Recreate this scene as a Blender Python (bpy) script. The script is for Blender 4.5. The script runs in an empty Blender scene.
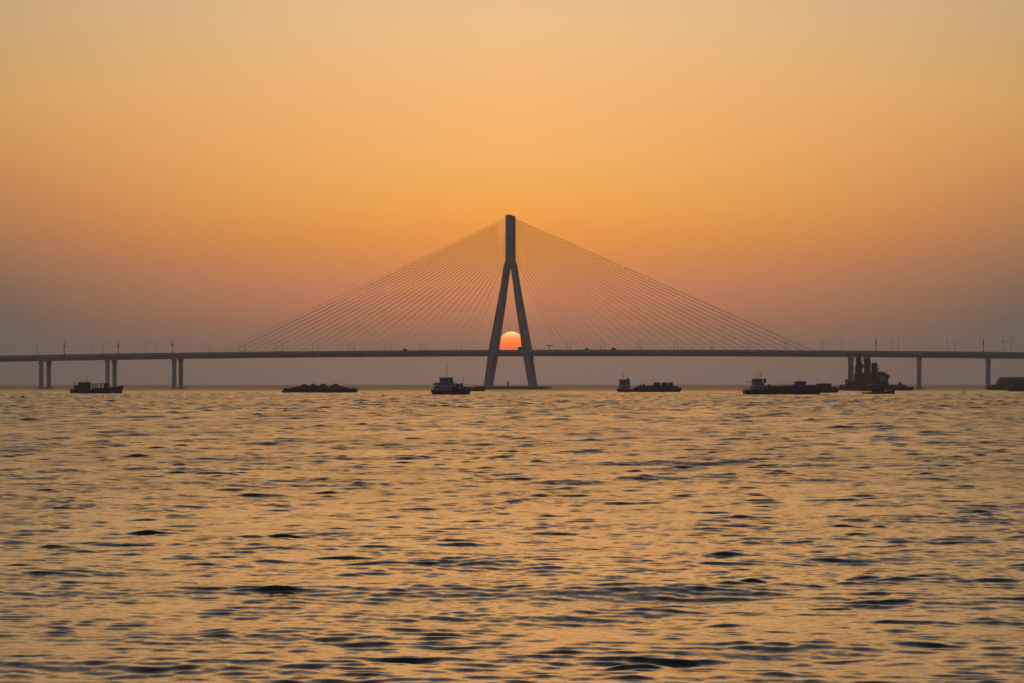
import bpy, bmesh, math, random
import numpy as np
from mathutils import Vector, Matrix

random.seed(7)
R = math.radians
scene = bpy.context.scene
C = scene.collection

# ----------------------------------------------------------------- camera
F = 2671.0            # focal length in pixels (21.7 degrees across 1024)
EYE = 5.0             # eye height above the water
HORIZON = 383.5       # row of the true horizon

cam_d = bpy.data.cameras.new("camera")
cam = bpy.data.objects.new("camera", cam_d)
C.objects.link(cam)
cam.location = (0, 0, EYE)
cam.rotation_euler = (R(90), 0, 0)
cam_d.sensor_width = 36.0
cam_d.lens = 36.0 * F / 1024.0
cam_d.shift_y = (HORIZON - 341.5) / 1024.0
cam_d.clip_start = 0.5
cam_d.clip_end = 200000
scene.camera = cam

# ----------------------------------------------------------------- render settings
scene.render.engine = 'CYCLES'
scene.view_settings.view_transform = 'Standard'
scene.view_settings.look = 'None'
scene.view_settings.exposure = 0.0
scene.view_settings.gamma = 1.0
scene.cycles.use_denoising = True
scene.cycles.use_adaptive_sampling = False
scene.cycles.max_bounces = 5
scene.cycles.volume_bounces = 1
scene.cycles.sample_clamp_indirect = 6.0

# ----------------------------------------------------------------- helpers
def s2l(c):
    return tuple(((v / 255.0) / 12.92 if v / 255.0 <= 0.04045 else ((v / 255.0 + 0.055) / 1.055) ** 2.4) for v in c)

def material(name, col, rough=0.6, metal=0.0, vary=0.25, scale=1.5, second=None):
    m = bpy.data.materials.new(name)
    m.use_nodes = True
    nt = m.node_tree
    b = nt.nodes['Principled BSDF']
    b.inputs['Roughness'].default_value = rough
    b.inputs['Metallic'].default_value = metal
    tc = nt.nodes.new('ShaderNodeTexCoord')
    no = nt.nodes.new('ShaderNodeTexNoise')
    no.inputs['Scale'].default_value = scale
    no.inputs['Detail'].default_value = 6
    no.inputs['Roughness'].default_value = 0.65
    rp = nt.nodes.new('ShaderNodeValToRGB')
    lo = second if second else tuple(v * (1 - vary) for v in col)
    rp.color_ramp.elements[0].position = 0.36
    rp.color_ramp.elements[0].color = (*lo, 1)
    rp.color_ramp.elements[1].position = 0.62
    rp.color_ramp.elements[1].color = (*col, 1)
    nt.links.new(tc.outputs['Object'], no.inputs['Vector'])
    nt.links.new(no.outputs['Fac'], rp.inputs['Fac'])
    nt.links.new(rp.outputs['Color'], b.inputs['Base Color'])
    return m

M = dict(
    concrete=material('concrete', (0.50, 0.44, 0.36), 0.85, 0, 0.25, 0.12),
    girder=material('girder_paint', (0.43, 0.42, 0.39), 0.6, 0, 0.2, 0.1),
    asphalt=material('asphalt', (0.05, 0.05, 0.05), 0.9, 0, 0.3, 0.5),
    cable=material('cable_sheath', (0.16, 0.15, 0.14), 0.7, 0, 0.1, 0.3),
    steel=material('galvanised_steel', (0.24, 0.24, 0.24), 0.5, 0.3, 0.2, 2),
    lens=material('lamp_glass', (0.75, 0.73, 0.68), 0.25, 0, 0.1, 3),
    hull_black=material('black_hull_paint', (0.022, 0.024, 0.028), 0.55, 0, 0.3, 0.6, (0.034, 0.032, 0.030)),
    hull_blue=material('dark_blue_hull_paint', (0.018, 0.028, 0.055), 0.5, 0, 0.3, 0.6, (0.03, 0.026, 0.026)),
    hull_green=material('dark_green_hull_paint', (0.025, 0.045, 0.038), 0.5, 0, 0.3, 0.6, (0.036, 0.04, 0.032)),
    red=material('red_oxide_paint', (0.13, 0.03, 0.02), 0.65, 0, 0.4, 0.8),
    white=material('weathered_white_paint', (0.34, 0.39, 0.40), 0.5, 0, 0.3, 0.9, (0.2, 0.21, 0.2)),
    grey=material('grey_deck_paint', (0.14, 0.15, 0.16), 0.65, 0, 0.3, 0.9),
    darkgrey=material('dark_grey_steel', (0.055, 0.058, 0.062), 0.6, 0.1, 0.3, 0.9),
    blue=material('bright_blue_paint', (0.035, 0.10, 0.33), 0.5, 0, 0.25, 0.9),
    bluegrey=material('blue_grey_paint', (0.15, 0.20, 0.23), 0.55, 0, 0.25, 0.9),
    brown=material('brown_tarpaulin', (0.075, 0.05, 0.035), 0.85, 0, 0.3, 0.7),
    gravel=material('dark_gravel', (0.055, 0.052, 0.05), 0.95, 0, 0.5, 3.5),
    sand=material('dark_wet_sand', (0.05, 0.046, 0.04), 0.95, 0, 0.5, 2.5),
    glass=material('dark_window_glass', (0.02, 0.025, 0.03), 0.12, 0, 0.1, 1),
    rubber=material('black_rubber', (0.015, 0.015, 0.015), 0.85, 0, 0.2, 2),
    silo=material('silo_steel', (0.06, 0.07, 0.07), 0.55, 0.1, 0.3, 0.35),
    orange=material('orange_float', (0.35, 0.09, 0.03), 0.5, 0, 0.2, 2),
)

_b = M['lens'].node_tree.nodes['Principled BSDF']            # the lamps are lit
_b.inputs['Emission Color'].default_value = (1.0, 0.90, 0.74, 1)
_b.inputs['Emission Strength'].default_value = 0.5

def tag(o, label, cat, group=None, kind=None):
    if label: o['label'] = label
    if cat: o['category'] = cat
    if group: o['group'] = group
    if kind: o['kind'] = kind
    return o

def empty(name, loc, rz=0.0):
    o = bpy.data.objects.new(name, None)
    C.objects.link(o)
    o.location = loc
    o.rotation_euler = (0, 0, rz)
    o.empty_display_size = 1
    return o

class MB:
    """collects shapes, links them as ONE mesh"""
    def __init__(s):
        s.bm = bmesh.new()
    def box(s, x0, x1, y0, y1, z0, z1, rot=None, about=None):
        v = [s.bm.verts.new((x, y, z)) for x in (x0, x1) for y in (y0, y1) for z in (z0, z1)]
        for f in ((0, 1, 3, 2), (4, 6, 7, 5), (0, 4, 5, 1), (2, 3, 7, 6), (0, 2, 6, 4), (1, 5, 7, 3)):
            s.bm.faces.new([v[i] for i in f])
        if rot is not None:
            bmesh.ops.rotate(s.bm, cent=about or ((x0 + x1) / 2, (y0 + y1) / 2, (z0 + z1) / 2), matrix=rot, verts=v)
        return s
    def prism(s, poly, y0, y1, axis='y', top=1.0):
        """poly in (x,z), extruded along y (axis 'y') or poly in (y,z) along x (axis 'x')"""
        def P(a, b, t):
            return (a, t, b) if axis == 'y' else (t, a, b)
        A = [s.bm.verts.new(P(a, b, y0)) for a, b in poly]
        B = [s.bm.verts.new(P(a, b, y1)) for a, b in poly]
        n = len(poly)
        s.bm.faces.new(A)
        s.bm.faces.new(B[::-1])
        for i in range(n):
            s.bm.faces.new((A[i], B[i], B[(i + 1) % n], A[(i + 1) % n]))
        return s
    def tube(s, p0, p1, r0, r1=None, seg=8):
        r1 = r0 if r1 is None else r1
        p0, p1 = Vector(p0), Vector(p1)
        d = (p1 - p0).normalized()
        u = d.orthogonal().normalized()
        w = d.cross(u)
        A, B = [], []
        for i in range(seg):
            a = 2 * math.pi * i / seg
            o = u * math.cos(a) + w * math.sin(a)
            A.append(s.bm.verts.new(p0 + o * r0))
            B.append(s.bm.verts.new(p1 + o * r1))
        for i in range(seg):
            s.bm.faces.new((A[i], A[(i + 1) % seg], B[(i + 1) % seg], B[i]))
        s.bm.faces.new(A[::-1])
        s.bm.faces.new(B)
        return s
    def lathe(s, cx, cy, prof, seg=20):
        rings = []
        for r, z in prof:
            rings.append([s.bm.verts.new((cx + r * math.cos(2 * math.pi * i / seg), cy + r * math.sin(2 * math.pi * i / seg), z)) for i in range(seg)])
        for a, b in zip(rings, rings[1:]):
            for i in range(seg):
                s.bm.faces.new((a[i], a[(i + 1) % seg], b[(i + 1) % seg], b[i]))
        s.bm.faces.new(rings[0][::-1])
        s.bm.faces.new(rings[-1])
        return s
    def loft(s, sections):
        rings = [[s.bm.verts.new(p) for p in sec] for sec in sections]
        n = len(rings[0])
        for a, b in zip(rings, rings[1:]):
            for i in range(n):
                s.bm.faces.new((a[i], a[(i + 1) % n], b[(i + 1) % n], b[i]))
        s.bm.faces.new(rings[0][::-1])
        s.bm.faces.new(rings[-1])
        return s
    def bevel(s, w):
        es = [e for e in s.bm.edges if len(e.link_faces) == 2 and e.calc_face_angle(0) > 0.5]
        bmesh.ops.bevel(s.bm, geom=es, offset=w, segments=1, affect='EDGES', clamp_overlap=True)
        return s
    def build(s, name, m, parent=None, smooth=False):
        bmesh.ops.recalc_face_normals(s.bm, faces=s.bm.faces)
        me = bpy.data.meshes.new(name)
        s.bm.to_mesh(me)
        s.bm.free()
        if smooth:
            for p in me.polygons: p.use_smooth = True
        me.materials.append(m)
        o = bpy.data.objects.new(name, me)
        C.objects.link(o)
        if parent is not None:
            o.parent = parent
        return o

def copy_tree(o, parent=None):
    c = o.copy()
    C.objects.link(c)
    if parent is not None:
        c.parent = parent
    for ch in list(o.children):
        copy_tree(ch, c)
    return c

# ----------------------------------------------------------------- sky, sun
SUN_EL = 0.85
world = bpy.data.worlds.new("World")
scene.world = world
world.use_nodes = True
nt = world.node_tree
for n in list(nt.nodes):
    nt.nodes.remove(n)
N = nt.nodes.new
L = nt.links.new
out = N('ShaderNodeOutputWorld')
bg = N('ShaderNodeBackground')
bg.inputs['Strength'].default_value = 0.1
L(bg.outputs[0], out.inputs['Surface'])
tc = N('ShaderNodeTexCoord')
sep = N('ShaderNodeSeparateXYZ')
L(tc.outputs['Generated'], sep.inputs[0])

def math_node(op, a, b=None, clamp=False):
    n = N('ShaderNodeMath')
    n.operation = op
    n.use_clamp = clamp
    for i, v in enumerate((a, b)):
        if v is None: continue
        if isinstance(v, (int, float)): n.inputs[i].default_value = v
        else: L(v, n.inputs[i])
    return n.outputs[0]

el = math_node('ARCSINE', sep.outputs['Z'])
eld = math_node('MULTIPLY', el, 180 / math.pi)
# position on the ramp: square-root spacing gives the low sky most of the stops
pos = math_node('POWER', math_node('DIVIDE', math_node('MAXIMUM', eld, 0.0), 90.0), 0.5)
hl = math_node('SQRT', math_node('ADD', math_node('MULTIPLY', sep.outputs['X'], sep.outputs['X']), math_node('MULTIPLY', sep.outputs['Y'], sep.outputs['Y'])))
cosaz = math_node('DIVIDE', sep.outputs['Y'], math_node('MAXIMUM', hl, 1e-4))
k1 = 1 - math.cos(R(11.0))
near_f = math_node('POWER', math_node('DIVIDE', math_node('SUBTRACT', 1.0, cosaz), k1), 0.74, False)
near_f = math_node('MINIMUM', near_f, 1.0)
far_f = math_node('DIVIDE', math_node('SUBTRACT', math_node('SUBTRACT', 1.0, cosaz), k1), 1.2, True)

def ramp(stops):
    r = N('ShaderNodeValToRGB')
    cr = r.color_ramp
    cr.interpolation = 'B_SPLINE' if False else 'LINEAR'
    while len(cr.elements) > 1:
        cr.elements.remove(cr.elements[0])
    for i, (e, c) in enumerate(stops):
        p = min(1.0, (max(e, 0) / 90.0) ** 0.5)
        if i == 0:
            el_ = cr.elements[0]
            el_.position = p
        else:
            el_ = cr.elements.new(p)
        el_.color = (*c, 1)
    L(pos, r.inputs['Fac'])
    return r.outputs['Color']

#SKYBEGIN
SKY_C = [(0.011, (0.34, 0.242, 0.225)), (0.547, (0.42, 0.247, 0.182)), (1.147, (0.585, 0.23, 0.134)), (1.791, (0.78, 0.275, 0.123)), (2.219, (0.845, 0.302, 0.109)), (2.647, (0.928, 0.327, 0.083)), (3.075, (1.01, 0.361, 0.068)), (3.717, (1.078, 0.435, 0.081)), (4.357, (1.062, 0.484, 0.116)), (4.996, (1.062, 0.515, 0.159)), (6.059, (1.02, 0.538, 0.199)), (6.906, (0.988, 0.559, 0.24)), (7.539, (0.953, 0.576, 0.279)), (8.171, (0.929, 0.566, 0.296)), (10, (1.2, 0.575, 0.18)), (14, (1.2, 0.535, 0.13)), (18, (0.68, 0.38, 0.18)), (24, (0.28, 0.245, 0.215)), (33, (0.12, 0.13, 0.15)), (50, (0.048, 0.054, 0.066)), (90, (0.033, 0.039, 0.05))]
SKY_L = [(0.011, (0.13, 0.126, 0.123)), (0.933, (0.125, 0.131, 0.123)), (1.362, (0.152, 0.128, 0.098)), (2.005, (0.241, 0.148, 0.106)), (2.647, (0.378, 0.178, 0.1)), (3.289, (0.503, 0.217, 0.093)), (3.93, (0.59, 0.259, 0.1)), (4.996, (0.685, 0.33, 0.105)), (6.059, (0.726, 0.388, 0.135)), (6.906, (0.671, 0.395, 0.168)), (8.171, (0.618, 0.407, 0.219)), (10, (0.58, 0.36, 0.16)), (14, (0.54, 0.32, 0.13)), (18, (0.42, 0.27, 0.14)), (24, (0.22, 0.19, 0.165)), (33, (0.12, 0.13, 0.15)), (50, (0.048, 0.054, 0.066)), (90, (0.033, 0.039, 0.05))]
SKY_B = [(0, (0.13, 0.13, 0.16)), (5, (0.15, 0.15, 0.19)), (15, (0.13, 0.14, 0.19)), (40, (0.07, 0.09, 0.14)), (90, (0.045, 0.06, 0.095))]
HAZE_DENSITY = 0.85e-4
HAZE_COLOR = (0.95, 0.93, 1.0)
HAZE_G = 0.6
#SKYEND

def mix(f, a, b):
    n = N('ShaderNodeMix')
    n.data_type = 'RGBA'
    L(f, n.inputs['Factor'])
    L(a, n.inputs[6])
    L(b, n.inputs[7])
    return n.outputs[2]

col = mix(far_f, mix(near_f, ramp(SKY_C), ramp(SKY_L)), ramp(SKY_B))
sky = N('ShaderNodeTexSky')
sky.sky_type = 'NISHITA'
sky.sun_disc = False
sky.sun_elevation = R(SUN_EL)
sky.sun_rotation = R(0)
sky.altitude = 0
sky.air_density = 1.0
sky.dust_density = 4.0
# the clear-air sky, plus the lit dust layers of a smoggy evening over it
sc1 = N('ShaderNodeVectorMath'); sc1.operation = 'SCALE'; sc1.inputs['Scale'].default_value = 9.6
L(col, sc1.inputs[0])
sc2 = N('ShaderNodeVectorMath'); sc2.operation = 'SCALE'; sc2.inputs['Scale'].default_value = 0.03
L(sky.outputs['Color'], sc2.inputs[0])
ad = N('ShaderNodeVectorMath'); ad.operation = 'ADD'
L(sc1.outputs[0], ad.inputs[0]); L(sc2.outputs[0], ad.inputs[1])
L(ad.outputs[0], bg.inputs['Color'])

ld = bpy.data.lights.new("sunlight", 'SUN')
ld.energy = 0.004
ld.angle = R(0.53)
ld.color = (1.0, 0.50, 0.22)
lo = bpy.data.objects.new("sunlight", ld)
C.objects.link(lo)
lo.location = (0, 3000, 900)
# light travels from the sun (azimuth +Y, elevation SUN_EL) towards the camera
lo.rotation_euler = Vector((0, -math.cos(R(SUN_EL)), -math.sin(R(SUN_EL)))).to_track_quat('-Z', 'Y').to_euler()

# the sun itself: a glowing ball far behind everything
SD = 60000.0
sun_r = 12.4 / F * SD
bm = bmesh.new()
bmesh.ops.create_uvsphere(bm, u_segments=64, v_segments=48, radius=sun_r)
me = bpy.data.meshes.new('sun')
bm.to_mesh(me); bm.free()
for p in me.polygons: p.use_smooth = True
sm = bpy.data.materials.new('glowing_sun')
sm.use_nodes = True
t = sm.node_tree
for n in list(t.nodes): t.nodes.remove(n)
so = t.nodes.new('ShaderNodeOutputMaterial'); em = t.nodes.new('ShaderNodeEmission')
stc = t.nodes.new('ShaderNodeTexCoord'); ss = t.nodes.new('ShaderNodeSeparateXYZ'); mr = t.nodes.new('ShaderNodeMapRange'); cr = t.nodes.new('ShaderNodeValToRGB')
t.links.new(stc.outputs['Object'], ss.inputs[0]); t.links.new(ss.outputs['Z'], mr.inputs['Value'])
mr.inputs['From Min'].default_value = -sun_r; mr.inputs['From Max'].default_value = sun_r
t.links.new(mr.outputs[0], cr.inputs['Fac']); t.links.new(cr.outputs[0], em.inputs['Color']); t.links.new(em.outputs[0], so.inputs['Surface'])
e = cr.color_ramp.elements
e[0].position = 0.30; e[0].color = (0.85, 0.11, 0.035, 1)
e[1].position = 1.0; e[1].color = (1.0, 0.60, 0.32, 1)
x = e.new(0.52); x.color = (0.97, 0.145, 0.01, 1)
x = e.new(0.70); x.color = (1.0, 0.22, 0.035, 1)
x = e.new(0.86); x.color = (1.0, 0.37, 0.13, 1)
SUN_EMIT = 2.6
em.inputs['Strength'].default_value = SUN_EMIT
me.materials.append(sm)
so_ = bpy.data.objects.new('sun', me)
C.objects.link(so_)
so_.location = ((511.4 - 512) / F * SD, SD, EYE + (HORIZON - 343.6) / F * SD)
so_.scale = (1.0, 1.0, 0.97)
tag(so_, 'low orange setting sun between the pylon legs, cut off by the deck', 'sun')

# ----------------------------------------------------------------- haze
hz = MB().box(-12900, 12900, -12900, 12900, -2.2, 171).build('haze', bpy.data.materials.new('evening_haze'))
hm = hz.data.materials[0]
hm.use_nodes = True
t = hm.node_tree
for n in list(t.nodes): t.nodes.remove(n)
ho = t.nodes.new('ShaderNodeOutputMaterial'); hv = t.nodes.new('ShaderNodeVolumePrincipled')
hv.inputs['Color'].default_value = (*HAZE_COLOR, 1)
hv.inputs['Density'].default_value = HAZE_DENSITY
hv.inputs['Anisotropy'].default_value = HAZE_G
t.links.new(hv.outputs[0], ho.inputs['Volume'])
tag(hz, 'thin brownish evening haze over the whole bay', 'haze', kind='stuff')

# ----------------------------------------------------------------- water
def build_water():
    rng = np.random.default_rng(11)
    rows = [30.0]
    while rows[-1] < 12000:
        y = rows[-1]
        if y < 40: d = 0.16
        elif y < 150: d = 0.062 + (y - 40) * 0.0013
        elif y < 1600: d = 0.205 + (y - 150) * 0.0009
        elif y < 3000: d = 1.51 + (y - 1600) * 0.006
        else: d = 9 + (y - 3000) * 0.03
        rows.append(y + d)
    Yr = np.array(rows)
    dY = np.gradient(Yr)
    nc = 760
    un = np.linspace(-1, 1, nc)
    half = np.maximum(Yr * math.tan(R(13.5)), Yr * math.tan(R(11.3)) + 9)
    X = half[:, None] * un[None, :]
    Y = np.repeat(Yr[:, None], nc, 1)
    dX = half * (un[1] - un[0])
    Z = np.zeros_like(X); DX = np.zeros_like(X); DY = np.zeros_like(X)
    # patches of calmer and rougher water
    def patches(sx, sy, n, seed):
        r = np.random.default_rng(seed)
        f = np.zeros_like(X)
        for _ in range(n):
            a = r.uniform(0, 2 * np.pi); k = 2 * np.pi * np.exp(r.uniform(-0.8, 0.8))
            f += np.sin(k * (X * np.cos(a) / sx + Y * np.sin(a) / sy) + r.uniform(0, 6.28))
        return f / np.sqrt(n / 2)
    gust = np.clip(1.0 + 0.16 * patches(24, 40, 9, 5) + 0.24 * patches(3.2, 4.5, 12, 6), 0.35, 2.0)
    far_sea = np.clip((Y - 130) / 500, 0, 1)
    far_sea = 1 + 1.0 * far_sea * far_sea * (3 - 2 * far_sea)
    mid_sea = np.clip((Y - 55) / 170, 0, 1)
    mid_sea = 1 + 0.85 * mid_sea * mid_sea * (3 - 2 * mid_sea)
    gust = gust * mid_sea
    swell_mod = np.clip(1 + 0.35 * patches(45, 60, 8, 8), 0.3, 2)
    # short-lived steeper crests, here and there
    peaky = np.clip(patches(3.0, 1.2, 16, 21) + 0.2 * patches(14, 20, 8, 22) - 0.15, 0, 2.4)
    peaky = peaky * mid_sea
    ncomp = 176
    lost = np.zeros(len(Yr))
    tot = 0
    for i in range(ncomp):
        lam = np.exp(rng.uniform(np.log(0.25), np.log(9.0)))
        th = rng.normal(0, 0.42) + 0.08            # direction about "towards the camera"
        k = 2 * np.pi / lam
        kx, ky = k * np.sin(th), k * np.cos(th)
        # slope spectrum: most of the slope between 0.8 and 3 m
        steep = i % 4 == 3
        if steep:
            lam = np.exp(rng.uniform(np.log(0.45), np.log(1.45)))
            k = 2 * np.pi / lam
            th *= 0.6
            kx, ky = k * np.sin(th), k * np.cos(th)
            w = 0.95
        else:
            w = np.exp(-((np.log(lam) - np.log(0.52)) / 0.62) ** 2) + 0.40 * np.exp(-((np.log(lam) - np.log(3.8)) / 0.6) ** 2)
        if i >= 150:                                # longer, lower waves with long crests
            lam = np.exp(rng.uniform(np.log(4.5), np.log(15)))
            th *= 0.55
            k = 2 * np.pi / lam
            kx, ky = k * np.sin(th), k * np.cos(th)
            steep = False
            w = 0.42
        s = SLOPE * w
        s_eff = s * (0.6 if steep else 1.0)
        tot += s_eff * s_eff / 2
        need = np.maximum(dY * abs(np.cos(th)), dX * abs(np.sin(th)))
        fil = np.clip((lam / need - 2.2) / 1.6, 0, 1)
        fil = fil * fil * (3 - 2 * fil)
        lost += (s_eff * s_eff / 2) * (1 - fil ** 2)
        if fil.max() <= 0: continue
        ph = rng.uniform(0, 6.283)
        nz = int(np.nonzero(fil > 0)[0].max()) + 1
        A = (s / k) * fil[:nz, None] * (peaky[:nz] if steep else gust[:nz] if lam < 1.8 else swell_mod[:nz] if i >= 150 else gust[:nz] * far_sea[:nz])
        P = kx * X[:nz] + ky * Y[:nz] + ph
        Z[:nz] += A * np.cos(P)
        sn = A * np.sin(P) * 0.8
        DX[:nz] -= sn * np.sin(th)
        DY[:nz] -= sn * np.cos(th)
    
    # near edge and sides fade to the flat sheet that continues the sea
    co = np.stack([X + DX, Y + DY, Z], -1).reshape(-1, 3)
    nr = len(Yr)
    idx = np.arange(nr * nc).reshape(nr, nc)
    q = np.stack([idx[:-1, :-1], idx[:-1, 1:], idx[1:, 1:], idx[1:, :-1]], -1).reshape(-1, 4)
    # outer sheet: rest of the bay all round, a little lower where it passes beneath
    o0 = len(co)
    Rm = 12500.0
    outer = []
    s19 = math.tan(R(13.4))
    outer += [(-s19 * 31, 31.0, -0.35), (s19 * 31, 31.0, -0.35), (s19 * 11950, 11950, -0.35), (-s19 * 11950, 11950, -0.35),
              (-Rm, -Rm, -0.35), (Rm, -Rm, -0.35), (Rm, Rm, -0.35), (-Rm, Rm, -0.35)]
    oq = [(4, 5, 1, 0), (5, 6, 2, 1), (6, 7, 3, 2), (7, 4, 0, 3)]
    co = np.concatenate([co, np.array(outer)])
    q = np.concatenate([q, np.array(oq) + o0])
    me = bpy.data.meshes.new('water')
    me.vertices.add(len(co)); me.vertices.foreach_set('co', co.astype(np.float32).ravel())
    me.loops.add(q.size); me.loops.foreach_set('vertex_index', q.astype(np.int32).ravel())
    me.polygons.add(len(q)); me.polygons.foreach_set('loop_start', np.arange(0, q.size, 4, dtype=np.int32))
    me.polygons.foreach_set('use_smooth', np.ones(len(q), dtype=bool))
    me.update(calc_edges=True)
    at = me.attributes.new('fine_chop', 'FLOAT', 'POINT')
    og = np.clip((Yr - 1500) / 1300, 0, 1)              # the open water beyond the anchorage is rougher
    lf = np.repeat((np.sqrt(lost) * (1 + 4.0 * og))[:, None], nc, 1).ravel()
    lf = np.concatenate([lf, np.full(len(outer), math.sqrt(tot))])
    at.data.foreach_set('value', lf.astype(np.float32))
    o = bpy.data.objects.new('water', me)
    C.objects.link(o)
    return o

SLOPE = 0.0248
water = build_water()
tag(water, 'choppy bay water reflecting the orange evening sky', 'water', kind='structure')
wm = bpy.data.materials.new('sea_water')
wm.use_nodes = True
t = wm.node_tree
b = t.nodes['Principled BSDF']
b.inputs['Base Color'].default_value = (0.006, 0.009, 0.010, 1)
b.inputs['Roughness'].default_value = 0.06
b.inputs['IOR'].default_value = 1.5
b.inputs['Coat Weight'].default_value = 0.7
b.inputs['Coat IOR'].default_value = 1.4
geo = t.nodes.new('ShaderNodeNewGeometry')
n1 = t.nodes.new('ShaderNodeTexNoise'); n1.inputs['Scale'].default_value = 4.2; n1.inputs['Detail'].default_value = 3; n1.inputs['Roughness'].default_value = 0.5
t.links.new(geo.outputs['Position'], n1.inputs['Vector'])
vs = t.nodes.new('ShaderNodeVectorMath'); vs.operation = 'SUBTRACT'; vs.inputs[1].default_value = (0.5, 0.5, 0.5)
t.links.new(n1.outputs['Color'], vs.inputs[0])
att = t.nodes.new('ShaderNodeAttribute'); att.attribute_name = 'fine_chop'
am = t.nodes.new('ShaderNodeMath'); am.operation = 'MULTIPLY_ADD'; am.inputs[1].default_value = 0.0; am.inputs[2].default_value = 0.26
t.links.new(att.outputs['Fac'], am.inputs[0])
vm = t.nodes.new('ShaderNodeVectorMath'); vm.operation = 'SCALE'
t.links.new(vs.outputs[0], vm.inputs[0]); t.links.new(am.outputs[0], vm.inputs['Scale'])
fl = t.nodes.new('ShaderNodeVectorMath'); fl.operation = 'MULTIPLY'; fl.inputs[1].default_value = (1, 1, 0)
t.links.new(vm.outputs[0], fl.inputs[0])
va = t.nodes.new('ShaderNodeVectorMath'); va.operation = 'ADD'
t.links.new(geo.outputs['Normal'], va.inputs[0]); t.links.new(fl.outputs[0], va.inputs[1])
vn = t.nodes.new('ShaderNodeVectorMath'); vn.operation = 'NORMALIZE'
t.links.new(va.outputs[0], vn.inputs[0])
t.links.new(vn.outputs[0], b.inputs['Normal'])
t.links.new(vn.outputs[0], b.inputs['Coat Normal'])
# waves finer than the mesh: their slope spread as microfacet roughness
ra = t.nodes.new('ShaderNodeMath'); ra.operation = 'MULTIPLY'; ra.inputs[1].default_value = 0.48
t.links.new(att.outputs['Fac'], ra.inputs[0])
rb_ = t.nodes.new('ShaderNodeMath'); rb_.operation = 'MAXIMUM'; rb_.inputs[1].default_value = 0.015
t.links.new(ra.outputs[0], rb_.inputs[0])
rc = t.nodes.new('ShaderNodeMath'); rc.operation = 'SQRT'
gn = t.nodes.new('ShaderNodeTexNoise'); gn.inputs['Scale'].default_value = 1.0; gn.inputs['Detail'].default_value = 4
gm = t.nodes.new('ShaderNodeVectorMath'); gm.operation = 'MULTIPLY'; gm.inputs[1].default_value = (0.045, 0.03, 0.1)
t.links.new(geo.outputs['Position'], gm.inputs[0]); t.links.new(gm.outputs[0], gn.inputs['Vector'])
gr = t.nodes.new('ShaderNodeMapRange'); gr.inputs['From Min'].default_value = 0.32; gr.inputs['From Max'].default_value = 0.68
gr.inputs['To Min'].default_value = 0.6; gr.inputs['To Max'].default_value = 1.5
t.links.new(gn.outputs['Fac'], gr.inputs['Value'])
gx = t.nodes.new('ShaderNodeMath'); gx.operation = 'MULTIPLY'
t.links.new(gr.outputs[0], gx.inputs[0]); t.links.new(rb_.outputs[0], gx.inputs[1])
t.links.new(gx.outputs[0], rc.inputs[0])
t.links.new(rc.outputs[0], b.inputs['Roughness'])
t.links.new(rc.outputs[0], b.inputs['Coat Roughness'])
water.data.materials.append(wm)

# ----------------------------------------------------------------- bridge
BY = 2430.0
TH = R(10.5)
BX = (510.6 - 512) / F * BY
ex = Vector((math.cos(TH), -math.sin(TH)))
ey = Vector((math.sin(TH), math.cos(TH)))
def s_of(px, t=0.0):
    """distance along the bridge at which a point on line t stands in picture column px"""
    k = (px - 512) / F
    return (k * (BY + t * ey.y) - BX - t * ey.x) / (ex.x - k * ex.y)
def bridge_world(s, t, z):
    return Vector((BX + s * ex.x + t * ey.x, BY + s * ex.y + t * ey.y, z))
def deck_z(s):
    return 34.3 - 3.9 * ((s - 25) / 490.0) ** 2      # road level

bridge = empty('cable_stayed_bridge', (BX, BY, 0), -TH)
tag(bridge, 'long grey cable-stayed bridge with one tall A-shaped pylon crossing the bay', 'bridge')
HW = 11.1
S0, S1 = s_of(-70), s_of(1090)
st = np.linspace(S0, S1, 90)
secs = []
for s in st:
    z = deck_z(s)
    secs.append([(s, -HW, z), (s, -HW, z - 1.0), (s, -HW + 2.2, z - 4.5), (s, HW - 2.2, z - 4.5), (s, HW, z - 1.0), (s, HW, z)])
MB().loft(secs).build('deck_girder', M['girder'], bridge)
secs = [[(s, -HW + 0.75, deck_z(s) + 0.004), (s, -HW + 0.75, deck_z(s) + 0.09), (s, HW - 0.75, deck_z(s) + 0.09), (s, HW - 0.75, deck_z(s) + 0.004)] for s in st]
MB().loft(secs).build('road_surface', M['asphalt'], bridge)
for sg in (-1, 1):
    a, bb = (HW - 0.38) * sg, (HW + 0.05) * sg
    secs = [[(s, min(a, bb), deck_z(s) - 0.5), (s, min(a, bb), deck_z(s) + 1.15), (s, max(a, bb), deck_z(s) + 1.15), (s, max(a, bb), deck_z(s) - 0.5)] for s in st]
    MB().loft(secs).build('parapet', M['concrete'], bridge)
secs = [[(s, -0.35, deck_z(s) + 0.05), (s, -0.2, deck_z(s) + 1.0), (s, 0.2, deck_z(s) + 1.0), (s, 0.35, deck_z(s) + 0.05)] for s in st]
MB().loft(secs).build('median_barrier', M['concrete'], bridge)

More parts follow.
